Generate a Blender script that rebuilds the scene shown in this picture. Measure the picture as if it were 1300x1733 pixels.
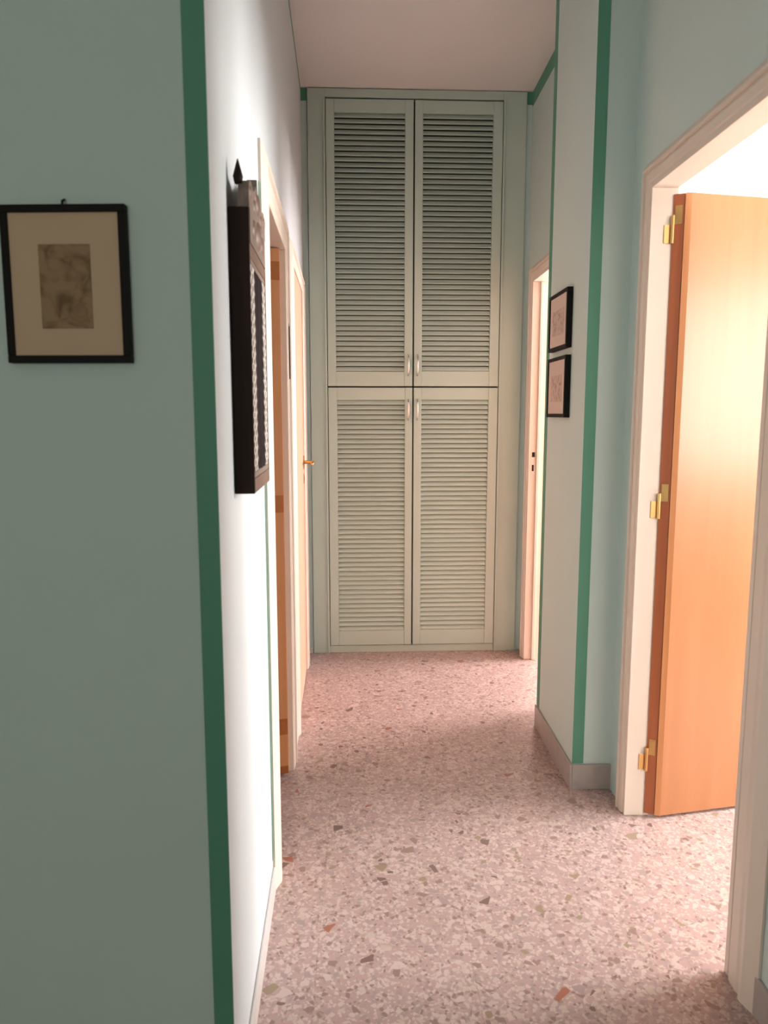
import bpy, bmesh, math, random
from mathutils import Vector, Matrix

for o in list(bpy.data.objects):
    bpy.data.objects.remove(o, do_unlink=True)
scene = bpy.context.scene
COL = scene.collection
R = math.radians
random.seed(7)

# ------------------------------------------------------------------ camera
F_PX = 1251.0
cam_data = bpy.data.cameras.new('camera')
cam_data.sensor_fit = 'HORIZONTAL'
cam_data.sensor_width = 36.0
cam_data.lens = 36.0 * F_PX / 1300.0
cam_data.clip_start = 0.05
cam_data.dof.use_dof = True
cam_data.dof.focus_distance = 4.0
cam_data.dof.aperture_fstop = 8.0
cam = bpy.data.objects.new('camera', cam_data)
cam.location = (0, 0, 1.40)
cam.rotation_euler = (R(90 - 7.55), 0, R(-1.4))
COL.objects.link(cam)
scene.camera = cam

# ------------------------------------------------------------------ light
world = bpy.data.worlds.new('daylight')
scene.world = world
world.use_nodes = True
bg = world.node_tree.nodes['Background']
bg.inputs['Color'].default_value = (0.80, 0.90, 1.0, 1)
bg.inputs['Strength'].default_value = 0.6


def window_light(name, loc, rot, sx, sy, power, color):
    d = bpy.data.lights.new(name, 'AREA')
    d.shape = 'RECTANGLE'
    d.size, d.size_y = sx, sy
    d.energy = power
    d.color = color
    o = bpy.data.objects.new(name, d)
    o.location = loc
    o.rotation_euler = rot
    COL.objects.link(o)
    return o


# daylight of the side rooms, plus added sources (lamps hang just outside the openings)
window_light('daylight_side_room', (3.98, 2.20, 1.65), (0, R(90), 0), 1.5, 1.5, 330, (1.0, 0.955, 0.935))
window_light('added_light_side_room_corner', (3.98, -0.10, 1.65), (0, R(90), 0), 1.5, 1.4, 78, (1.0, 0.95, 0.93))  # unseen corner source, added to put a pale reflection on the door leaf
window_light('daylight_far_room', (3.98, 4.35, 1.6), (0, R(90), 0), 1.5, 1.3, 410, (1.0, 0.86, 0.86))
window_light('added_light_entrance', (-0.9, -2.78, 1.6), (R(90), 0, 0), 1.6, 1.5, 24, (1.0, 0.93, 0.80))  # unseen soft source, added behind the viewer to light the near wall

vs = scene.view_settings
vs.view_transform = 'Standard'
vs.look = 'None'
vs.gamma = 1.0
vs.use_curve_mapping = False
vs.exposure = 0.12


# ------------------------------------------------------------------ helpers
def new_mat(name, rough=0.6, metallic=0.0, spec=0.5):
    m = bpy.data.materials.new(name)
    m.use_nodes = True
    b = m.node_tree.nodes['Principled BSDF']
    b.inputs['Roughness'].default_value = rough
    b.inputs['Metallic'].default_value = metallic
    b.inputs['Specular IOR Level'].default_value = spec
    return m, m.node_tree.nodes, m.node_tree.links, b


def paint(name, col, rough=0.6, var=0.05, scale=6.0, bump=0.02, bscale=120, spec=0.4, metallic=0.0):
    """Plain paint with slight mottling and fine relief."""
    m, n, l, b = new_mat(name, rough, metallic, spec)
    tc = n.new('ShaderNodeTexCoord')
    no = n.new('ShaderNodeTexNoise')
    no.inputs['Scale'].default_value = scale
    no.inputs['Detail'].default_value = 4
    l.new(tc.outputs['Object'], no.inputs['Vector'])
    mr = n.new('ShaderNodeMapRange')
    mr.inputs['To Min'].default_value = 1 - var
    mr.inputs['To Max'].default_value = 1 + var
    l.new(no.outputs['Fac'], mr.inputs['Value'])
    mx = n.new('ShaderNodeVectorMath')
    mx.operation = 'SCALE'
    mx.inputs[0].default_value = col
    l.new(mr.outputs['Result'], mx.inputs['Scale'])
    l.new(mx.outputs['Vector'], b.inputs['Base Color'])
    if bump:
        n2 = n.new('ShaderNodeTexNoise')
        n2.inputs['Scale'].default_value = bscale
        n2.inputs['Detail'].default_value = 3
        l.new(tc.outputs['Object'], n2.inputs['Vector'])
        bp = n.new('ShaderNodeBump')
        bp.inputs['Strength'].default_value = bump * 5
        bp.inputs['Distance'].default_value = 0.002
        l.new(n2.outputs['Fac'], bp.inputs['Height'])
        l.new(bp.outputs['Normal'], b.inputs['Normal'])
    return m


def wood(name, c0, c1, rough=0.35, sx=18, sz=1.2, axis='Z', spec=0.5):
    """Straight grained veneer."""
    m, n, l, b = new_mat(name, rough, 0, spec)
    tc = n.new('ShaderNodeTexCoord')
    mp = n.new('ShaderNodeMapping')
    s = {'Z': (sx, sx, sz), 'X': (sz, sx, sx), 'Y': (sx, sz, sx)}[axis]
    mp.inputs['Scale'].default_value = s
    l.new(tc.outputs['Object'], mp.inputs['Vector'])
    no = n.new('ShaderNodeTexNoise')
    no.inputs['Scale'].default_value = 1.0
    no.inputs['Detail'].default_value = 6
    no.inputs['Roughness'].default_value = 0.6
    no.inputs['Distortion'].default_value = 0.4
    l.new(mp.outputs['Vector'], no.inputs['Vector'])
    cr = n.new('ShaderNodeValToRGB')
    cr.color_ramp.elements[0].position = 0.25
    cr.color_ramp.elements[0].color = (*c0, 1)
    cr.color_ramp.elements[1].position = 0.75
    cr.color_ramp.elements[1].color = (*c1, 1)
    l.new(no.outputs['Fac'], cr.inputs['Fac'])
    l.new(cr.outputs['Color'], b.inputs['Base Color'])
    return m


def terrazzo(name):
    """Pink-grey terrazzo with marble chips of three sizes and faint slab joints."""
    m, n, l, b = new_mat(name, 0.33, 0, 0.5)
    tc = n.new('ShaderNodeTexCoord')
    warp = n.new('ShaderNodeTexNoise')
    warp.inputs['Scale'].default_value = 22
    warp.inputs['Detail'].default_value = 2
    l.new(tc.outputs['Object'], warp.inputs['Vector'])
    sub = n.new('ShaderNodeVectorMath'); sub.operation = 'SUBTRACT'
    sub.inputs[1].default_value = (0.5, 0.5, 0.5)
    l.new(warp.outputs['Color'], sub.inputs[0])
    sc = n.new('ShaderNodeVectorMath'); sc.operation = 'SCALE'
    sc.inputs['Scale'].default_value = 0.016
    l.new(sub.outputs['Vector'], sc.inputs[0])
    add = n.new('ShaderNodeVectorMath'); add.operation = 'ADD'
    l.new(tc.outputs['Object'], add.inputs[0]); l.new(sc.outputs['Vector'], add.inputs[1])
    # ground: blotchy pink-grey cement
    gn = n.new('ShaderNodeTexNoise')
    gn.inputs['Scale'].default_value = 3.5
    gn.inputs['Detail'].default_value = 5
    l.new(tc.outputs['Object'], gn.inputs['Vector'])
    gr = n.new('ShaderNodeValToRGB')
    gr.color_ramp.elements[0].position = 0.3
    gr.color_ramp.elements[0].color = (0.385, 0.265, 0.245, 1)
    gr.color_ramp.elements[1].position = 0.7
    gr.color_ramp.elements[1].color = (0.47, 0.335, 0.31, 1)
    l.new(gn.outputs['Fac'], gr.inputs['Fac'])
    cur = gr.outputs['Color']

    def layer(cur, scale, thr, size, stops, seed):
        mp = n.new('ShaderNodeMapping')
        mp.inputs['Location'].default_value = (seed, seed * 1.7, 0.31)
        mp.inputs['Rotation'].default_value = (0, 0, seed)
        l.new(add.outputs['Vector'], mp.inputs['Vector'])
        v = n.new('ShaderNodeTexVoronoi')
        ve = n.new('ShaderNodeTexVoronoi')
        for q, ft in ((v, 'F1'), (ve, 'DISTANCE_TO_EDGE')):
            q.voronoi_dimensions = '2D'
            q.feature = ft
            q.inputs['Scale'].default_value = scale
            l.new(mp.outputs['Vector'], q.inputs['Vector'])
        sep = n.new('ShaderNodeSeparateColor')
        l.new(v.outputs['Color'], sep.inputs['Color'])
        # some cells only, each chip of its own size, with broken straight edges
        on = n.new('ShaderNodeMath'); on.operation = 'GREATER_THAN'
        on.inputs[1].default_value = thr
        l.new(sep.outputs['Red'], on.inputs[0])
        sz = n.new('ShaderNodeMapRange')
        sz.inputs['To Min'].default_value = size * 2.6
        sz.inputs['To Max'].default_value = size
        l.new(sep.outputs['Green'], sz.inputs['Value'])
        ins = n.new('ShaderNodeMath'); ins.operation = 'GREATER_THAN'
        l.new(ve.outputs['Distance'], ins.inputs[0]); l.new(sz.outputs['Result'], ins.inputs[1])
        msk = n.new('ShaderNodeMath'); msk.operation = 'MULTIPLY'
        l.new(on.outputs[0], msk.inputs[0]); l.new(ins.outputs[0], msk.inputs[1])
        cr = n.new('ShaderNodeValToRGB')
        cr.color_ramp.interpolation = 'CONSTANT'
        el = cr.color_ramp.elements
        el[0].position = 0; el[0].color = (*stops[0][1], 1)
        el[1].position = stops[1][0]; el[1].color = (*stops[1][1], 1)
        for p, c in stops[2:]:
            e = el.new(p); e.color = (*c, 1)
        l.new(sep.outputs['Blue'], cr.inputs['Fac'])
        mix = n.new('ShaderNodeMix'); mix.data_type = 'RGBA'
        l.new(msk.outputs[0], mix.inputs['Factor'])
        l.new(cur, mix.inputs['A']); l.new(cr.outputs['Color'], mix.inputs['B'])
        return mix.outputs['Result']

    pale, cream, rose = (0.54, 0.42, 0.39), (0.49, 0.395, 0.34), (0.42, 0.29, 0.27)
    brown, dark, red, olive, grey = (0.27, 0.18, 0.155), (0.18, 0.115, 0.10), (0.33, 0.13, 0.085), (0.29, 0.22, 0.15), (0.35, 0.265, 0.25)
    cur = layer(cur, 150, 0.30, 0.03, [(0, pale), (0.24, rose), (0.62, grey), (0.80, cream), (0.92, brown)], 1.3)
    cur = layer(cur, 82, 0.45, 0.06, [(0, pale), (0.26, rose), (0.60, cream), (0.72, grey), (0.88, brown)], 2.1)
    cur = layer(cur, 46, 0.74, 0.09, [(0, pale), (0.30, rose), (0.50, grey), (0.66, cream), (0.80, brown), (0.92, olive), (0.96, dark)], 4.4)
    cur = layer(cur, 27, 0.93, 0.12, [(0, brown), (0.25, pale), (0.5, olive), (0.65, red), (0.74, dark), (0.86, grey)], 6.7)
    # faint joints between the 40 cm slabs
    br = n.new('ShaderNodeTexBrick')
    br.offset = 0
    br.inputs['Scale'].default_value = 1.0
    br.inputs['Brick Width'].default_value = 0.40
    br.inputs['Row Height'].default_value = 0.40
    br.inputs['Mortar Size'].default_value = 0.0012
    br.inputs['Color1'].default_value = (1, 1, 1, 1)
    br.inputs['Color2'].default_value = (1, 1, 1, 1)
    br.inputs['Mortar'].default_value = (0.86, 0.82, 0.80, 1)
    mpb = n.new('ShaderNodeMapping')
    mpb.inputs['Location'].default_value = (0.13, 0.21, 0)
    l.new(tc.outputs['Object'], mpb.inputs['Vector'])
    l.new(mpb.outputs['Vector'], br.inputs['Vector'])
    mu = n.new('ShaderNodeMix'); mu.data_type = 'RGBA'; mu.blend_type = 'MULTIPLY'
    mu.inputs['Factor'].default_value = 1
    l.new(cur, mu.inputs['A']); l.new(br.outputs['Color'], mu.inputs['B'])
    l.new(mu.outputs['Result'], b.inputs['Base Color'])
    return m


def print_mat(name, base, ink, scale, thr=0.55, seed=0.0):
    """A loose brown wash drawing: soft ink blots on toned paper."""
    m, n, l, b = new_mat(name, 0.7)
    tc = n.new('ShaderNodeTexCoord')
    mp = n.new('ShaderNodeMapping')
    mp.inputs['Location'].default_value = (seed, seed, seed)
    l.new(tc.outputs['Object'], mp.inputs['Vector'])
    no = n.new('ShaderNodeTexNoise')
    no.inputs['Scale'].default_value = scale
    no.inputs['Detail'].default_value = 3
    no.inputs['Distortion'].default_value = 1.2
    l.new(mp.outputs['Vector'], no.inputs['Vector'])
    cr = n.new('ShaderNodeValToRGB')
    e = cr.color_ramp.elements
    e[0].position = thr - 0.12; e[0].color = (*base, 1)
    e[1].position = thr + 0.16; e[1].color = (*ink, 1)
    l.new(no.outputs['Fac'], cr.inputs['Fac'])
    l.new(cr.outputs['Color'], b.inputs['Base Color'])
    return m


M = {}
M['wall'] = paint('pale_mint_wall_paint', (0.57, 0.695, 0.66), 0.62, 0.03, 2.5)
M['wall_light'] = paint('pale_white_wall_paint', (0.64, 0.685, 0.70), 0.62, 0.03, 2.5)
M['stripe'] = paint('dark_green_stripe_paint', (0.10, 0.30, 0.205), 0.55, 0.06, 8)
M['ceiling'] = paint('ceiling_white', (0.78, 0.76, 0.75), 0.8, 0.02, 2)
M['room_white'] = paint('room_white_plaster', (0.78, 0.73, 0.69), 0.8, 0.02, 2)
M['floor'] = terrazzo('pink_terrazzo')
M['base'] = paint('grey_marble_baseboard', (0.40, 0.36, 0.335), 0.35, 0.18, 22, 0)
M['base_white'] = paint('white_marble_baseboard', (0.62, 0.58, 0.56), 0.35, 0.06, 22, 0)
M['cream'] = paint('cream_lacquer', (0.78, 0.68, 0.58), 0.38, 0.02, 5, 0.006)
M['wardrobe'] = paint('sage_grey_lacquer', (0.50, 0.615, 0.545), 0.42, 0.03, 4, 0.006)
M['gap_shade'] = paint('interior_shade_dark', (0.07, 0.07, 0.06), 0.9, 0.05, 4, 0)
M['door_wood'] = wood('honey_veneer', (0.39, 0.145, 0.047), (0.455, 0.18, 0.065), 0.32, 14, 0.9)
_b = M['door_wood'].node_tree.nodes['Principled BSDF']      # clear varnish
_b.inputs['Coat Weight'].default_value = 0.7
_b.inputs['Coat Roughness'].default_value = 0.22
M['door_edge'] = wood('red_brown_edge_wood', (0.29, 0.075, 0.025), (0.42, 0.13, 0.05), 0.4, 40, 1.0)
M['door_pale'] = wood('pale_peach_veneer', (0.66, 0.38, 0.25), (0.74, 0.45, 0.31), 0.4, 14, 0.9)
M['door_orange'] = wood('orange_edge_wood', (0.55, 0.22, 0.08), (0.66, 0.29, 0.12), 0.4, 30, 1.0)
M['brass'] = paint('brushed_brass', (0.66, 0.42, 0.17), 0.32, 0.08, 40, 0, metallic=1.0)
M['copper'] = paint('aged_copper_brass', (0.42, 0.14, 0.04), 0.45, 0.15, 60, 0, metallic=0.4)
M['chrome'] = paint('satin_chrome', (0.78, 0.77, 0.76), 0.22, 0.03, 40, 0, metallic=1.0)
M['black'] = paint('black_frame_lacquer', (0.008, 0.007, 0.006), 0.55, 0.2, 30, 0, spec=0.15)
M['hole'] = paint('black_hole', (0.005, 0.005, 0.005), 0.8, 0.1, 30, 0)
M['mat_board'] = paint('cream_mat_board', (0.60, 0.44, 0.30), 0.85, 0.03, 12, 0)
M['mat_small'] = paint('rose_cream_paper', (0.62, 0.52, 0.45), 0.85, 0.03, 12, 0)
M['print_a'] = print_mat('sepia_drawing', (0.33, 0.215, 0.115), (0.14, 0.065, 0.02), 26, 0.57, 5.6)
M['print_b'] = print_mat('faint_drawing_upper', (0.55, 0.45, 0.39), (0.30, 0.22, 0.18), 45, 0.56, 1.7)
M['print_c'] = print_mat('faint_drawing_lower', (0.57, 0.46, 0.40), (0.33, 0.20, 0.15), 45, 0.58, 8.2)
M['dark_wood'] = wood('dark_walnut', (0.010, 0.005, 0.003), (0.030, 0.014, 0.009), 0.55, 40, 3, spec=0.15)
M['carved'] = wood('weathered_carved_wood', (0.115, 0.080, 0.062), (0.25, 0.185, 0.145), 0.6, 90, 30)
M['rail_wood'] = wood('brown_rail_wood', (0.11, 0.055, 0.035), (0.20, 0.115, 0.08), 0.45, 20, 60)
M['inlay'] = paint('grey_bone_inlay', (0.55, 0.50, 0.45), 0.5, 0.22, 160, 0.05)
M['bead'] = paint('black_bead', (0.012, 0.007, 0.008), 0.75, 0.3, 60, 0, spec=0.1)
gm, gn_, gl_, gb_ = new_mat('picture_glass', 0.03)
gb_.inputs['Transmission Weight'].default_value = 1.0
gb_.inputs['IOR'].default_value = 1.0 + 0.18
M['glass'] = gm


def add_box(bm, x0, x1, y0, y1, z0, z1):
    vs_ = [bm.verts.new(p) for p in ((x0, y0, z0), (x1, y0, z0), (x1, y1, z0), (x0, y1, z0),
                                     (x0, y0, z1), (x1, y0, z1), (x1, y1, z1), (x0, y1, z1))]
    for f in ((0, 3, 2, 1), (4, 5, 6, 7), (0, 1, 5, 4), (1, 2, 6, 5), (2, 3, 7, 6), (3, 0, 4, 7)):
        bm.faces.new([vs_[i] for i in f])


def add_prism(bm, pts, axis, a0, a1):
    """Polygon (2D) extruded along an axis: 'x' -> pts are (y,z); 'y' -> (x,z); 'z' -> (x,y)."""
    def P(p, a):
        return {'x': (a, p[0], p[1]), 'y': (p[0], a, p[1]), 'z': (p[0], p[1], a)}[axis]
    A = [bm.verts.new(P(p, a0)) for p in pts]
    B = [bm.verts.new(P(p, a1)) for p in pts]
    k = len(pts)
    bm.faces.new(A)
    bm.faces.new(B[::-1])
    for i in range(k):
        j = (i + 1) % k
        bm.faces.new((A[j], A[i], B[i], B[j]))


def add_tube(bm, path, rad, seg=10):
    rings = []
    pts = [Vector(p) for p in path]
    for i, p in enumerate(pts):
        t = (pts[min(i + 1, len(pts) - 1)] - pts[max(i - 1, 0)]).normalized()
        ref = Vector((0, 0, 1)) if abs(t.z) < 0.9 else Vector((1, 0, 0))
        u = t.cross(ref).normalized()
        w = t.cross(u)
        r = rad[i] if isinstance(rad, (list, tuple)) else rad
        rings.append([bm.verts.new(p + u * math.cos(2 * math.pi * k / seg) * r + w * math.sin(2 * math.pi * k / seg) * r) for k in range(seg)])
    for a, b in zip(rings, rings[1:]):
        for k in range(seg):
            bm.faces.new((a[k], a[(k + 1) % seg], b[(k + 1) % seg], b[k]))
    bm.faces.new(rings[0][::-1])
    bm.faces.new(rings[-1])


def add_dome(bm, c, r, axis, seg=8, flat=0.6):
    """Half bead standing on a plane; axis = outward unit vector."""
    a = Vector(axis)
    ref = Vector((0, 0, 1)) if abs(a.z) < 0.9 else Vector((1, 0, 0))
    u = a.cross(ref).normalized(); w = a.cross(u)
    c = Vector(c)
    rings = []
    for ph in (0, 40):
        rr = r * math.cos(R(ph)); h = r * flat * math.sin(R(ph))
        rings.append([bm.verts.new(c + u * rr * math.cos(2 * math.pi * k / seg) + w * rr * math.sin(2 * math.pi * k / seg) + a * h) for k in range(seg)])
    top = bm.verts.new(c + a * r * flat)
    for k in range(seg):
        j = (k + 1) % seg
        bm.faces.new((rings[0][k], rings[0][j], rings[1][j], rings[1][k]))
        bm.faces.new((rings[1][k], rings[1][j], top))


def build(name, bm, mat, parent=None, bevel=0.0, smooth=False, loc=None, rotz=None, seg=2):
    if bevel:
        bmesh.ops.bevel(bm, geom=list(bm.edges), offset=bevel, segments=seg, affect='EDGES', profile=0.6)
    bmesh.ops.recalc_face_normals(bm, faces=bm.faces)
    me = bpy.data.meshes.new(name)
    bm.to_mesh(me)
    bm.free()
    me.materials.append(mat)
    if smooth:
        for p in me.polygons:
            p.use_smooth = True
    o = bpy.data.objects.new(name, me)
    COL.objects.link(o)
    if parent:
        o.parent = parent
    if loc is not None:
        o.location = loc
    if rotz is not None:
        o.rotation_euler = (0, 0, rotz)
    return o


def boxes(name, mat, blist, parent=None, bevel=0.0, loc=None, rotz=None):
    bm = bmesh.new()
    for b in blist:
        add_box(bm, *b)
    return build(name, bm, mat, parent, bevel, False, loc, rotz)


def tag(o, label, cat, kind=None, group=None):
    o['label'] = label
    o['category'] = cat
    if kind:
        o['kind'] = kind
    if group:
        o['group'] = group
    return o


def empty(name, loc=(0, 0, 0), rotz=0.0):
    o = bpy.data.objects.new(name, None)
    o.empty_display_size = 0.1
    o.location = loc
    o.rotation_euler = (0, 0, rotz)
    COL.objects.link(o)
    return o


# ------------------------------------------------------------------ dimensions
CEIL = 3.135
XR = 0.915            # corridor face of the right wall
XR2 = 0.985           # room face of the right wall
PIER_X = 0.770        # face of the projecting pier
PIER_Y0, PIER_Y1 = 2.610, 3.185
LO, LA = (-0.255, 1.265, 0.0), R(1.75)      # left wall: local +y along the wall, +x into the corridor
NO_, NA = (-0.252, 1.262, 0.0), R(-3.0)     # near left wall: local +x along it to the right
WO, WA = (0.28, 4.25, 0.0), R(1.2)          # wardrobe front

# ------------------------------------------------------------------ shell
S = 'structure'
tag(boxes('floor', M['floor'], [(-2.7, 3.95, -2.75, 5.6, -0.10, 0.0)]),
    'polished pink terrazzo floor with marble chips', 'floor', S)
tag(boxes('ceiling', M['ceiling'], [(-2.7, 3.95, -2.75, 5.6, CEIL, CEIL + 0.1)]),
    'plain pinkish white corridor ceiling', 'ceiling', S)

# left corridor wall with two door openings (u along the wall)
D1A, D1B, D1T = 0.885, 1.525, 2.005
D2A, D2B, D2T = 1.895, 2.690, 2.030
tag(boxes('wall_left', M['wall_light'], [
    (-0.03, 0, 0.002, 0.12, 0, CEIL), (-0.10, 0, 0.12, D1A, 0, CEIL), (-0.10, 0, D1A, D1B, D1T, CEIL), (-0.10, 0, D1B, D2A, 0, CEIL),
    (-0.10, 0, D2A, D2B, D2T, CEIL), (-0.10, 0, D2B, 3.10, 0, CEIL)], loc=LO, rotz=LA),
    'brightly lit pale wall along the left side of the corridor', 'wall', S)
# near left wall facing the camera
tag(boxes('wall_near', M['wall'], [(-2.42, -0.0125, 0, 0.10, 0, CEIL)], loc=NO_, rotz=NA),
    'shaded grey green wall in the left foreground holding the sepia picture', 'wall', S)
# right wall with two openings, and its pier
A0, A1, AT = 1.665, 2.435, 2.125
B0, B1, BT = 3.33, 4.105, 2.125
tag(boxes('wall_right', M['wall'], [
    (XR, XR2, -2.65, A0, 0, CEIL), (XR, XR2, A0, A1, AT, CEIL), (XR, XR2, A1, B0, 0, CEIL),
    (XR, XR2, B0, B1, BT, CEIL), (XR, XR2, B1, 5.5, 0, CEIL)]),
    'pale blue green wall along the right side of the corridor', 'wall', S)
tag(boxes('wall_pier', M['wall'], [(PIER_X, XR, PIER_Y0, PIER_Y1, 0, CEIL)]),
    'pale projecting wall pier carrying two small pictures', 'wall', S)
tag(boxes('wall_end', M['wall'], [(-0.72, -0.593, 0.002, 0.10, 0, CEIL), (0.605, 0.636, 0.002, 0.10, 0, CEIL), (-0.593, 0.605, 0.04, 0.10, 0, CEIL)], loc=WO, rotz=WA),
    'narrow strips of green end wall beside the louvered wardrobe', 'wall', S)

# walls of the rooms around the corridor
tag(boxes('wall_back', M['wall'], [
    (-2.6, -1.7, -2.75, -2.65, 0, CEIL), (-0.1, XR2, -2.75, -2.65, 0, CEIL),
    (-1.7, -0.1, -2.75, -2.65, 0, 0.85), (-1.7, -0.1, -2.75, -2.65, 2.35, CEIL)]),
    'entrance wall behind the viewer with an added window opening', 'wall', S)
tag(boxes('wall_entrance', M['wall'], [(-2.7, -2.6, -2.75, 4.5, 0, CEIL)]),
    'outer wall on the far left of the entrance', 'wall', S)
tag(boxes('wall_east', M['room_white'], [
    (3.85, 3.95, -1.3, -0.8, 0, CEIL), (3.85, 3.95, 0.6, 1.45, 0, CEIL), (3.85, 3.95, 2.95, 3.7, 0, CEIL), (3.85, 3.95, 5.0, 5.5, 0, CEIL),
    (3.85, 3.95, 1.45, 2.95, 0, 0.9), (3.85, 3.95, 1.45, 2.95, 2.4, CEIL),
    (3.85, 3.95, -0.8, 0.6, 0, 0.9), (3.85, 3.95, -0.8, 0.6, 2.4, CEIL),
    (3.85, 3.95, 3.7, 5.0, 0, 0.9), (3.85, 3.95, 3.7, 5.0, 2.4, CEIL)]),
    'white outer wall of the side rooms with three windows, the corner one added', 'wall', S)
tag(boxes('wall_partition', M['room_white'], [(XR2, 3.85, 3.13, 3.23, 0, CEIL)]),
    'white partition between the two side rooms', 'wall', S)
tag(boxes('wall_south', M['room_white'], [(XR2, 3.85, -1.3, -1.2, 0, CEIL)]),
    'white near wall of the bright side room', 'wall', S)
tag(boxes('wall_north', M['room_white'], [(XR2, 3.85, 5.4, 5.5, 0, CEIL)]),
    'white end wall of the far side room', 'wall', S)
tag(boxes('wall_room_left', M['room_white'], [(-2.6, -0.48, 4.4, 4.5, 0, CEIL)]),
    'white end wall of the left room', 'wall', S)


def window(name, y0, y1, z0, z1, x, label):
    t = empty(name, (x, (y0 + y1) / 2, z0))
    h, w = z1 - z0, (y1 - y0) / 2
    boxes('window_frame', M['cream'], [(-0.03, 0.03, -w, -w + 0.06, 0, h), (-0.03, 0.03, w - 0.06, w, 0, h),
                                       (-0.03, 0.03, -w + 0.06, w - 0.06, 0, 0.06), (-0.03, 0.03, -w + 0.06, w - 0.06, h - 0.06, h),
                                       (-0.03, 0.03, -0.03, 0.03, 0.06, h - 0.06)], t)
    tag(t, label, 'window', S)
    return t


window('window_1', 1.45, 2.95, 0.9, 2.4, 3.90, 'cream framed window of the bright side room opposite its door')
window('window_added_corner', -0.8, 0.6, 0.9, 2.4, 3.90, 'cream framed corner window added to the bright side room for the door reflection')  # unseen window added to hold the reflection lamp
window('window_2', 3.7, 5.0, 0.9, 2.4, 3.90, 'cream framed window of the far side room')
w3 = window('window_added_back', -0.8, 0.8, 0.85, 2.35, 0, 'cream framed window added behind the viewer as a soft source')  # unseen window added to hold the soft rear lamp
w3.location = (-0.9, -2.70, 0.85)
w3.rotation_euler = (0, 0, R(90))

# ------------------------------------------------------------------ painted stripes and trim
T = 0.0015
n_trim = [0]


def trim(bl, label, mat='stripe', loc=None, rotz=None):
    n_trim[0] += 1
    return tag(boxes('trim_%d' % n_trim[0], M[mat], bl, loc=loc, rotz=rotz), label, 'trim', S)


trim([(-0.037, 0.0, -T, 0.0, 0, CEIL)], 'dark green vertical stripe on the left foreground corner', loc=NO_, rotz=NA)
trim([(PIER_X, PIER_X + 0.042, PIER_Y0 - T, PIER_Y0, 0.10, CEIL)], 'green vertical stripe down the near corner of the pier')
trim([(PIER_X - T, PIER_X, PIER_Y1 - 0.045, PIER_Y1, 0.10, CEIL)], 'thin dark green line on the far edge of the pier')
trim([(0, T, 0.012, 2.97, CEIL - 0.018, CEIL)], 'thin dark green line under the ceiling on the left wall', loc=LO, rotz=LA)
trim([(XR - T, XR, PIER_Y1, 4.262, CEIL - 0.075, CEIL)], 'dark green band under the ceiling beyond the pier')
trim([(-0.66, -0.593, 0.0005, 0.002, CEIL - 0.065, CEIL), (0.605, 0.634, 0.0005, 0.002, CEIL - 0.065, CEIL)], 'dark green band under the ceiling beside the wardrobe', loc=WO, rotz=WA)
trim([(0, T, D1A - 0.127, D1A - 0.117, 0.10, 2.0)], 'thin dark green line for the shadow gap beside the nearer left door casing', loc=LO, rotz=LA)  # green strip standing in for the shadow gap at the casing


def baseboard(name, mat, bl, label, loc=None, rotz=None):
    return tag(boxes(name, M[mat], bl, bevel=0.003, loc=loc, rotz=rotz), label, 'baseboard', S)


baseboard('baseboard_left', 'base_white', [(0.0005, 0.008, 0.0, D1A - 0.117, 0, 0.075)],
          'pale marble baseboard along the left wall', LO, LA)
baseboard('baseboard_pier', 'base', [(PIER_X - 0.010, PIER_X - 0.0005, PIER_Y0 - 0.010, PIER_Y1, 0, 0.098),
                                     (PIER_X - 0.0005, XR, PIER_Y0 - 0.010, PIER_Y0 - 0.0005, 0, 0.098)],
          'grey marble baseboard wrapping round the pier')
baseboard('baseboard_right', 'base', [(XR - 0.010, XR - 0.0005, -2.6, A0 - 0.10, 0, 0.098)],
          'grey marble baseboard in the right foreground corner')
baseboard('baseboard_end', 'base_white', [(-0.335, -0.315, 4.225, 4.237, 0, 0.03)],
          'little white marble baseboard left of the wardrobe')


# ------------------------------------------------------------------ doors
def casing(parent, face, out, y0, y1, zt, wn, wf, wt):
    """Moulded door casing on a wall whose normal is +-x: a sloped outer moulding, a groove and a flat inner board."""
    X = lambda v: face + out * v
    # profile across the width, outer edge first: (fraction of the width, projection)
    outer = [(0.0, 0.0005), (0.0, 0.007), (0.34, 0.022), (0.44, 0.022), (0.50, 0.008), (0.50, 0.0005)]
    inner = [(0.505, 0.0005), (0.505, 0.014), (0.62, 0.017), (0.92, 0.015), (1.0, 0.010), (1.0, 0.0005)]
    def side(ya, sg, w, za, zb):
        c = None
        for nm, prof in (('casing_side', inner), ('casing_moulding', outer)):
            bm = bmesh.new()
            top = [(zt + wt * (1 - f)) for f, _ in prof]
            A = [bm.verts.new((X(p), ya + sg * w * (1 - f), 0.0)) for f, p in prof]
            B = [bm.verts.new((X(p), ya + sg * w * (1 - f), tz)) for (f, p), tz in zip(prof, top)]
            k = len(prof)
            bm.faces.new(A); bm.faces.new(B[::-1])
            for i in range(k):
                j = (i + 1) % k
                bm.faces.new((A[j], A[i], B[i], B[j]))
            o = build(nm, bm, M['cream'], c or parent)
            c = c or o
    side(y0, -1, wn, 0, zt)
    side(y1, 1, wf, 0, zt)
    c = None
    for nm, prof in (('casing_head', inner), ('casing_moulding', outer)):
        bm = bmesh.new()
        A = [bm.verts.new((X(p), y0 - wn * (1 - f), zt + wt * (1 - f))) for f, p in prof]
        B = [bm.verts.new((X(p), y1 + wf * (1 - f), zt + wt * (1 - f))) for f, p in prof]
        k = len(prof)
        bm.faces.new(A); bm.faces.new(B[::-1])
        for i in range(k):
            j = (i + 1) % k
            bm.faces.new((A[j], A[i], B[i], B[j]))
        o = build(nm, bm, M['cream'], c or parent)
        c = c or o


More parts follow.
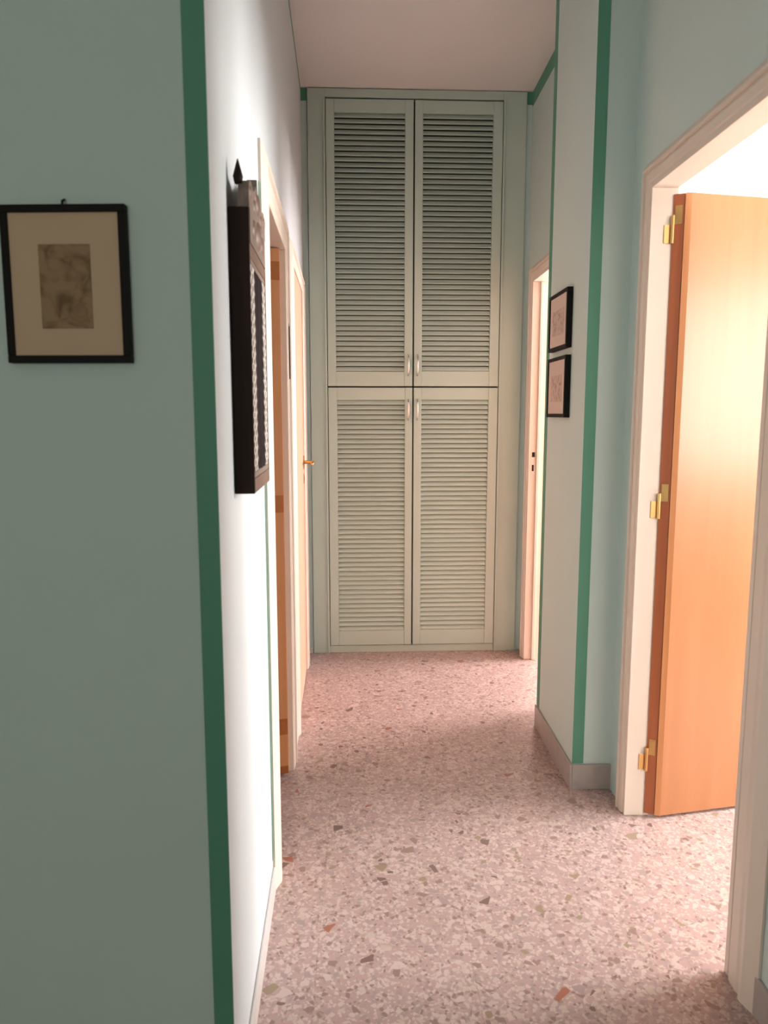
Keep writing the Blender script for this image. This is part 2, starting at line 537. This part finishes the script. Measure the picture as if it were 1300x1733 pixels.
def jamb(parent, xa, xb, y0, y1, zt, t=0.018):
    boxes('jamb', M['cream'], [(xa, xb, y0, y0 + t, 0, zt - t)], parent, 0.002)
    boxes('jamb', M['cream'], [(xa, xb, y1 - t, y1, 0, zt - t)], parent, 0.002)
    boxes('jamb_head', M['cream'], [(xa, xb, y0, y1, zt - t, zt)], parent, 0.002)


# --- right door, open into the bright room
t = empty('door_1', (XR, (A0 + A1) / 2, 0))


def rebase(root):
    """Children were built in world (or wall) coordinates: cancel the root's location."""
    inv = root.location.copy()
    for c in root.children:
        c.location = c.location - inv


casing(t, XR, -1, A0, A1, AT, 0.125, 0.068, 0.070)
jamb(t, XR - 0.012, XR2 + 0.004, A0, A1, AT)
HX, HY = 0.972, A1 - 0.022
la = R(11.0)
d = Vector((math.cos(la), math.sin(la), 0)); nrm = Vector((-math.sin(la), math.cos(la), 0))
P0 = Vector((HX, HY, 0)); P1 = Vector((HX + 0.048, HY - 0.022, 0))
LEN, TH = 0.70, 0.040
Q1 = P1 + d * LEN; Q2 = Q1 + nrm * TH; Pb = P1 + nrm * TH
bm = bmesh.new()
add_prism(bm, [P1[:2], Q1[:2], Q2[:2], Pb[:2]], 'z', 0.012, 2.085)
leaf = build('door_leaf', bm, M['door_wood'], t)
bm = bmesh.new()
Pm = P0.lerp(P1, 0.62)
add_prism(bm, [P0[:2], (Pm.x, Pm.y - 0.001), (Pb.x, Pb.y), (P0.x + 0.004, P0.y + 0.012)], 'z', 0.012, 2.085)
e1 = build('edge_strip', bm, M['door_edge'], leaf)
bm = bmesh.new()
add_prism(bm, [(Pm.x, Pm.y - 0.005), (P1.x, P1.y - 0.002), (Pb.x, Pb.y)], 'z', 0.012, 2.085)
e2 = build('edge_bead', bm, M['door_orange'], leaf)
for z in (1.965, 1.085, 0.20):
    h = boxes('hinge', M['brass'], [(HX - 0.026, HX - 0.004, A1 - 0.021, A1 - 0.0185, z - 0.028, z + 0.028)], t, 0.0008)
    bm = bmesh.new()
    add_tube(bm, [(HX - 0.002, A1 - 0.026, z - 0.03), (HX - 0.002, A1 - 0.026, z + 0.055)], 0.0062, 12)
    build('hinge_knuckle', bm, M['brass'], h, smooth=False)
    bm = bmesh.new()
    a, b2 = P0.lerp(P1, 0.10), P0.lerp(P1, 0.50)
    add_prism(bm, [(a.x, a.y - 0.002), (b2.x, b2.y - 0.002), (b2.x, b2.y + 0.002), (a.x, a.y + 0.002)], 'z', z + 0.028, z + 0.085)
    build('hinge_plate', bm, M['brass'], h)
rebase(t)
tag(t, 'honey wood door standing open in the right doorway with brass hinges', 'door', S)

# --- far right doorway (opening seen from the side)
t = empty('door_2', (XR, (B0 + B1) / 2, 0))
casing(t, XR, -1, B0, B1, BT, 0.068, 0.068, 0.068)
jamb(t, XR - 0.012, XR2 + 0.004, B0, B1, BT)
boxes('door_stop', M['cream'], [(XR + 0.030, XR + 0.045, B1 - 0.032, B1 - 0.0185, 0, BT - 0.02)], t, 0.002)
sp = boxes('strike_plate', M['cream'], [(XR + 0.002, XR + 0.024, B1 - 0.0200, B1 - 0.0182, 1.05, 1.22)], t)
boxes('latch_hole', M['hole'], [(XR + 0.006, XR + 0.022, B1 - 0.0212, B1 - 0.0202, 1.163, 1.190)], sp)
boxes('bolt_hole', M['hole'], [(XR + 0.007, XR + 0.017, B1 - 0.0212, B1 - 0.0202, 1.085, 1.120)], sp)
# its leaf is folded back into the room, hinged on the hidden jamb
lf = boxes('door_leaf', M['door_pale'], [(XR2 + 0.006, XR2 + 0.72, B0 + 0.02, B0 + 0.06, 0.012, 2.09)], t, 0.003)
rebase(t)
tag(t, 'far right doorway with pinkish cream casing and black strike holes', 'door', S)

# --- nearer left door (open into the left room), built in the left wall's own axes
t = empty('door_3', LO, LA)
casing(t, 0.0, 1, D1A, D1B, D1T, 0.115, 0.095, 0.105)
jamb(t, -0.105, 0.013, D1A, D1B, D1T)
# the leaf stands about 70 degrees open, hinged on the far jamb
lf = boxes('door_leaf', M['door_orange'], [(-0.62, 0, -0.040, 0, 0.012, D1T - 0.022)], t, 0.003)
lf.location = (-0.016, D1B - 0.0195, 0)
lf.rotation_euler = (0, 0, R(18))
for z in (1.905, 1.070, 0.205):
    boxes('hinge', M['copper'], [(-0.045, -0.003, -0.0425, -0.0402, z - 0.032, z + 0.032)], lf, 0.0006)
boxes('floor_bolt', M['copper'], [(-0.045, -0.003, -0.0425, -0.0402, 0.014, 0.045)], lf, 0.0006)
tag(t, 'nearer left doorway with cream casing and orange door edge showing hinges', 'door', S)

# --- farther left door, closed
t = empty('door_4', LO, LA)
casing(t, 0.0, 1, D2A, D2B, D2T, 0.075, 0.075, 0.075)
lf = boxes('door_leaf', M['door_pale'], [(-0.035, 0.008, D2A + 0.004, D2B - 0.004, 0.010, D2T - 0.004)], t, 0.003)
hu, hz = D2B - 0.075, 1.15
pl_ = boxes('rose_plate', M['brass'], [(0.0083, 0.014, hu - 0.016, hu + 0.016, hz - 0.035, hz + 0.035)], lf, 0.002)
bm = bmesh.new()
add_tube(bm, [(0.012, hu, hz), (0.052, hu, hz), (0.058, hu - 0.006, hz), (0.060, hu - 0.016, hz), (0.058, hu - 0.06, hz + 0.001), (0.056, hu - 0.11, hz - 0.004)],
         [0.009, 0.008, 0.0085, 0.0085, 0.008, 0.0065], 10)
build('lever', bm, M['brass'], pl_, smooth=True)
kp = boxes('keyhole_plate', M['brass'], [(0.0083, 0.013, hu - 0.013, hu + 0.013, hz - 0.112, hz - 0.060)], lf, 0.002)
boxes('keyhole', M['hole'], [(0.0128, 0.0136, hu - 0.004, hu + 0.004, hz - 0.098, hz - 0.075)], kp)
tag(t, 'farther left door of pale peach veneer, closed, with brass lever', 'door', S)

# cream board filling the wall between the two left doors
trim([(0.0005, 0.012, D1B + 0.0955, D2A - 0.0755, 0, 2.06)], 'cream board between the two left door casings', 'cream', LO, LA)

# ------------------------------------------------------------------ louvered wardrobe
wr = empty('louvered_wardrobe', WO, WA)
XL0, XR0 = -0.590, 0.602       # outer frame
DX0, DXC, DX1 = -0.492, -0.012, 0.472
DZ0, DZM, DZ1 = 0.047, 1.552, 3.078
fz = CEIL - 0.004
boxes('side_filler', M['wardrobe'], [(XL0, DX0 - 0.003, -0.012, 0.03, 0, fz)], wr, 0.002)
boxes('side_filler', M['wardrobe'], [(DX1 + 0.003, XR0, -0.012, 0.03, 0, fz)], wr, 0.002)
boxes('header', M['wardrobe'], [(DX0 - 0.003, DX1 + 0.003, -0.012, 0.03, DZ1 + 0.008, fz)], wr, 0.002)
boxes('plinth', M['wardrobe'], [(DX0 - 0.003, DX1 + 0.003, -0.006, 0.03, 0, DZ0 - 0.004)], wr, 0.002)
boxes('shade_backing', M['gap_shade'], [(DX0 - 0.003, DX1 + 0.003, 0.030, 0.036, 0, fz)], wr)  # dark sheet close behind the slats; interior shade put into its colour
boxes('edge_bead', M['wardrobe'], [(DX0 - 0.014, DX0 - 0.004, -0.020, -0.0125, 0, DZ1)], wr, 0.002)
boxes('edge_bead', M['wardrobe'], [(DX1 + 0.004, DX1 + 0.014, -0.020, -0.0125, 0, DZ1)], wr, 0.002)

ST = 0.046     # outer stile width
N_SL = 49
slat_mesh = {}


def slat(width):
    if width in slat_mesh:
        return slat_mesh[width]
    bm = bmesh.new()
    pit = 1.35 / N_SL
    # tilted louvre blade: front edge low, back edge high
    prof = [(-0.0125, -0.0115), (-0.0125, -0.0075), (0.0020, 0.0125), (0.0060, 0.0125), (-0.0075, -0.0115)]
    add_prism(bm, prof, 'x', -width / 2, width / 2)
    bmesh.ops.recalc_face_normals(bm, faces=bm.faces)
    me = bpy.data.meshes.new('slat')
    bm.to_mesh(me); bm.free()
    me.materials.append(M['wardrobe'])
    slat_mesh[width] = me
    return me


def wardrobe_door(x0, x1, z0, z1, l0, l1, b0, b1, hx, hz0, hz1, label):
    dr = empty('door', (x0, 0, z0))
    dr.parent = wr
    fy0, fy1 = -0.016, 0.010
    L, H = x1 - x0, z1 - z0
    a0, a1, c0, c1 = l0 - x0, l1 - x0, b0 - z0, b1 - z0
    boxes('stile', M['wardrobe'], [(0, a0, fy0, fy1, 0, H)], dr, 0.003)
    boxes('stile', M['wardrobe'], [(a1, L, fy0, fy1, 0, H)], dr, 0.003)
    boxes('rail', M['wardrobe'], [(a0, a1, fy0 + 0.002, fy1, 0, c0)], dr, 0.002)
    boxes('rail', M['wardrobe'], [(a0, a1, fy0 + 0.002, fy1, c1, H)], dr, 0.002)
    me = slat(round(a1 - a0 - 0.001, 4))
    pit = (c1 - c0) / N_SL
    for k in range(N_SL):
        s = bpy.data.objects.new('slat', me)
        COL.objects.link(s)
        s.parent = dr
        s.location = ((a0 + a1) / 2, 0.0, c0 + (k + 0.5) * pit)
    # bow handle
    bm = bmesh.new()
    q = hx - x0; za, zb = hz0 - z0, hz1 - z0
    path, rad = [], []
    for i in range(13):
        u = i / 12
        path.append((q, fy0 - 0.001 - 0.024 * math.sin(math.pi * u) ** 0.6, za + (zb - za) * u))
        rad.append(0.0042 + 0.0022 * math.sin(math.pi * u))
    add_tube(bm, path, rad, 10)
    h = build('handle', bm, M['chrome'], dr, smooth=True)
    h['label'] = 'satin chrome bow handle'
    dr['label'] = label
    return dr


wardrobe_door(DX0, DXC - 0.004, DZM + 0.004, DZ1, -0.446, -0.062, 1.637, 3.010, -0.040, 1.615, 1.730, 'upper left louvered door')
wardrobe_door(DXC + 0.004, DX1, DZM + 0.004, DZ1, 0.036, 0.420, 1.640, 3.012, 0.012, 1.615, 1.730, 'upper right louvered door')
wardrobe_door(DX0, DXC - 0.004, DZ0, DZM - 0.004, -0.442, -0.058, 0.134, 1.478, -0.040, 1.366, 1.482, 'lower left louvered door')
wardrobe_door(DXC + 0.004, DX1, DZ0, DZM - 0.004, 0.036, 0.420, 0.136, 1.480, 0.012, 1.366, 1.482, 'lower right louvered door')
tag(wr, 'tall sage green built-in wardrobe with four louvered doors closing the corridor', 'wardrobe')


# ------------------------------------------------------------------ pictures
def picture(name, w, h, fw, depth, mat_board, print_mat_, pr, loc, rotz, label):
    """Frame lies in local xz, front faces local -y; back on y=0."""
    t = empty(name, loc, rotz)
    y0, y1 = -depth, -0.0005
    bars = [(-w / 2, w / 2, y0, y1, 0, fw), (-w / 2, w / 2, y0, y1, h - fw, h),
            (-w / 2, -w / 2 + fw, y0, y1, fw, h - fw), (w / 2 - fw, w / 2, y0, y1, fw, h - fw)]
    for b in bars:
        boxes('frame_bar', M['black'], [b], t, 0.0015)
    boxes('mat_board', mat_board, [(-w / 2 + fw, w / 2 - fw, -min(depth * 0.8, depth - 0.004), -0.001, fw, h - fw)], t)
    px0, px1, pz0, pz1 = pr
    ym = -min(depth * 0.8, depth - 0.004)
    boxes('drawing', print_mat_, [(px0, px1, ym - 0.0012, ym - 0.0002, pz0, pz1)], t)
    tag(t, label, 'picture')
    return t


pc = picture('framed_picture', 0.206, 0.252, 0.0125, 0.016, M['mat_board'], M['print_a'],
             (-0.043, 0.042, 0.056, 0.190), (0, 0, 0), NA,
             'black framed sepia drawing in wide cream mat on the left foreground wall')
# hang it on the near wall
cs, sn = math.cos(NA), math.sin(NA)
u = -0.238
pc.location = (NO_[0] + u * cs, NO_[1] + u * sn, 1.484)
bm = bmesh.new()
add_tube(bm, [(0.0, -0.002, 0.262), (0.0, -0.010, 0.258), (0.0, -0.010, 0.252)], 0.0022, 8)
build('hanging_hook', bm, M['dark_wood'], pc)

for (z0, z1, mt, lab, nm) in ((1.648, 1.868, M['print_b'], 'upper of the two small black framed drawings on the pier', 'b'),
                              (1.387, 1.621, M['print_c'], 'lower of the two small black framed drawings on the pier', 'c')):
    hgt = z1 - z0
    p = picture('framed_picture', 0.275, hgt, 0.014, 0.022, M['mat_small'], mt,
                (-0.085, 0.080, hgt * 0.26, hgt * 0.70), (PIER_X - 0.0003, 2.938, z0), R(-90), lab)

# slim dark strip hanging on the cream casing between the left doors
th = empty('slim_hanging_strip', LO, LA)
boxes('strip', M['black'], [(0.0145, 0.020, 1.556, 1.570, 1.530, 1.725)], th, 0.0015)
boxes('top_ring', M['dark_wood'], [(0.0145, 0.018, 1.560, 1.566, 1.7255, 1.735)], th, 0.0008)
tag(th, 'slim dark vertical strip hanging on the cream casing between the left doors', 'strip')

# ------------------------------------------------------------------ carved wall mirror-like panel
MU0, MU1, MZ0, MZ1, MD = 0.205, 0.500, 1.242, 1.790, 0.040
cp = empty('carved_wood_ornament', LO, LA)


def cbox(name, mat, u0, u1, z0, z1, x0, x1, bev=0.0015, parent=None):
    return boxes(name, mat, [(x0, x1, u0, u1, z0, z1)], parent or cp, bev)


fwid = 0.010
cbox('side_rail', M['dark_wood'], MU0, MU0 + fwid, MZ0, MZ1, 0.001, MD)
cbox('side_rail', M['dark_wood'], MU1 - fwid, MU1, MZ0, MZ1, 0.001, MD)
br_ = cbox('bottom_rail', M['rail_wood'], MU0 + fwid, MU1 - fwid, MZ0, MZ0 + 0.030, 0.001, MD)
cbox('rail_bead', M['carved'], MU0 + fwid, MU1 - fwid, MZ0 + 0.0302, MZ0 + 0.042, 0.001, MD - 0.001, parent=br_)
tr_ = cbox('top_rail', M['rail_wood'], MU0 + fwid, MU1 - fwid, MZ1 - 0.088, MZ1 - 0.062, 0.001, MD)
cbox('rail_bead', M['carved'], MU0 + fwid, MU1 - fwid, MZ1 - 0.100, MZ1 - 0.0882, 0.001, MD - 0.001, parent=tr_)
GU0, GU1 = MU0 + fwid, MU1 - fwid
GZ0, GZ1 = MZ0 + 0.043, MZ1 - 0.101
cbox('dark_panel', M['bead'], GU0, GU1, GZ0, GZ1, 0.001, 0.0370, 0)
# pierced border strips with a scalloped inner edge
NS = 17
step = (GZ1 - GZ0) / NS
for side in (0, 1):
    pts = []
    ww = 0.062 if side == 0 else 0.050
    base = GU0 if side == 0 else GU1
    sg = 1 if side == 0 else -1
    pts.append((base, GZ0))
    for k in range(NS):
        for j in range(7):
            a = j / 6 if k == NS - 1 else j / 6.0
            if j == 6 and k < NS - 1:
                continue
            zz = GZ0 + (k + a) * step
            pts.append((base + sg * (ww + 0.014 * (1 - math.sin(math.pi * a))), zz))
    pts.append((base, GZ1))
    bm = bmesh.new()
    add_prism(bm, pts, 'x', 0.0371, 0.0388)
    strip = build('fretwork_border', bm, M['inlay'], cp)
    strip['label'] = 'grey pierced border with scalloped edge'
    bm = bmesh.new()
    for k in range(NS * 2):
        zz = GZ0 + (k + 0.5) * step / 2
        for q, uu in enumerate((0.012, 0.028, 0.044)):
            if (k + q) % 2 == 0:
                add_dome(bm, (0.0388, base + sg * uu, zz), 0.0062, (1, 0, 0), 8, 0.08)
    dots = build('pierced_dots', bm, M['bead'], strip)
    dots['kind'] = 'stuff'
# beaded centre row
bm = bmesh.new()
for k in range(NS):
    add_dome(bm, (0.0370, (GU0 + 0.076 + GU1 - 0.064) / 2, GZ0 + (k + 0.5) * step), 0.020, (1, 0, 0), 12, 0.07)
bd = build('beaded_centre', bm, M['bead'], cp, smooth=True)
bd['kind'] = 'stuff'
# carved crest: scrolled silhouette with finials
cu = (MU0 + MU1) / 2
crest = [(MU0 + 0.002, MZ1 + 0.0005), (GU0 + 0.0005, MZ1 + 0.0005), (GU0 + 0.0005, MZ1 - 0.0615), (GU1 - 0.0005, MZ1 - 0.0615), (GU1 - 0.0005, MZ1 + 0.0005), (MU1 - 0.002, MZ1 + 0.0005)]
prof = [(1.00, 0.030), (0.96, 0.050), (0.90, 0.056), (0.84, 0.052), (0.78, 0.050), (0.70, 0.052), (0.64, 0.060), (0.60, 0.070),
        (0.56, 0.064), (0.53, 0.074), (0.50, 0.092), (0.47, 0.074), (0.44, 0.064), (0.40, 0.070), (0.36, 0.060), (0.30, 0.052), (0.22, 0.050),
        (0.16, 0.056), (0.10, 0.056), (0.04, 0.050), (0.00, 0.030)]
pts = crest + [(MU0 + 0.002 + q * (MU1 - MU0 - 0.004), MZ1 + hh) for q, hh in prof]
bm = bmesh.new()
add_prism(bm, pts, 'x', 0.020, 0.041)
cr_ = build('crest', bm, M['carved'], cp)
for q, zz, rr in ((0.5, 0.040, 0.022), (0.5, -0.022, 0.030), (0.25, -0.025, 0.020), (0.75, -0.025, 0.020), (0.30, 0.022, 0.014), (0.70, 0.022, 0.014), (0.09, 0.034, 0.013), (0.91, 0.034, 0.013), (0.41, 0.050, 0.010), (0.59, 0.050, 0.010)):
    bm = bmesh.new()
    add_dome(bm, (0.041, MU0 + q * (MU1 - MU0), MZ1 + zz), rr, (1, 0, 0), 12, 0.25)
    build('carved_boss', bm, M['rail_wood'], cr_, smooth=True)
for q in (0.045, 0.955):
    bm = bmesh.new()
    uu = MU0 + q * (MU1 - MU0)
    add_tube(bm, [(0.020, uu, MZ1 + 0.045), (0.020, uu, MZ1 + 0.058), (0.020, uu, MZ1 + 0.072), (0.020, uu, MZ1 + 0.090)], [0.007, 0.010, 0.006, 0.001], 10)
    build('finial', bm, M['dark_wood'], cr_, smooth=True)
tag(cp, 'tall carved dark wood ornament with grey fretwork and crest hanging on the left wall', 'wall ornament')
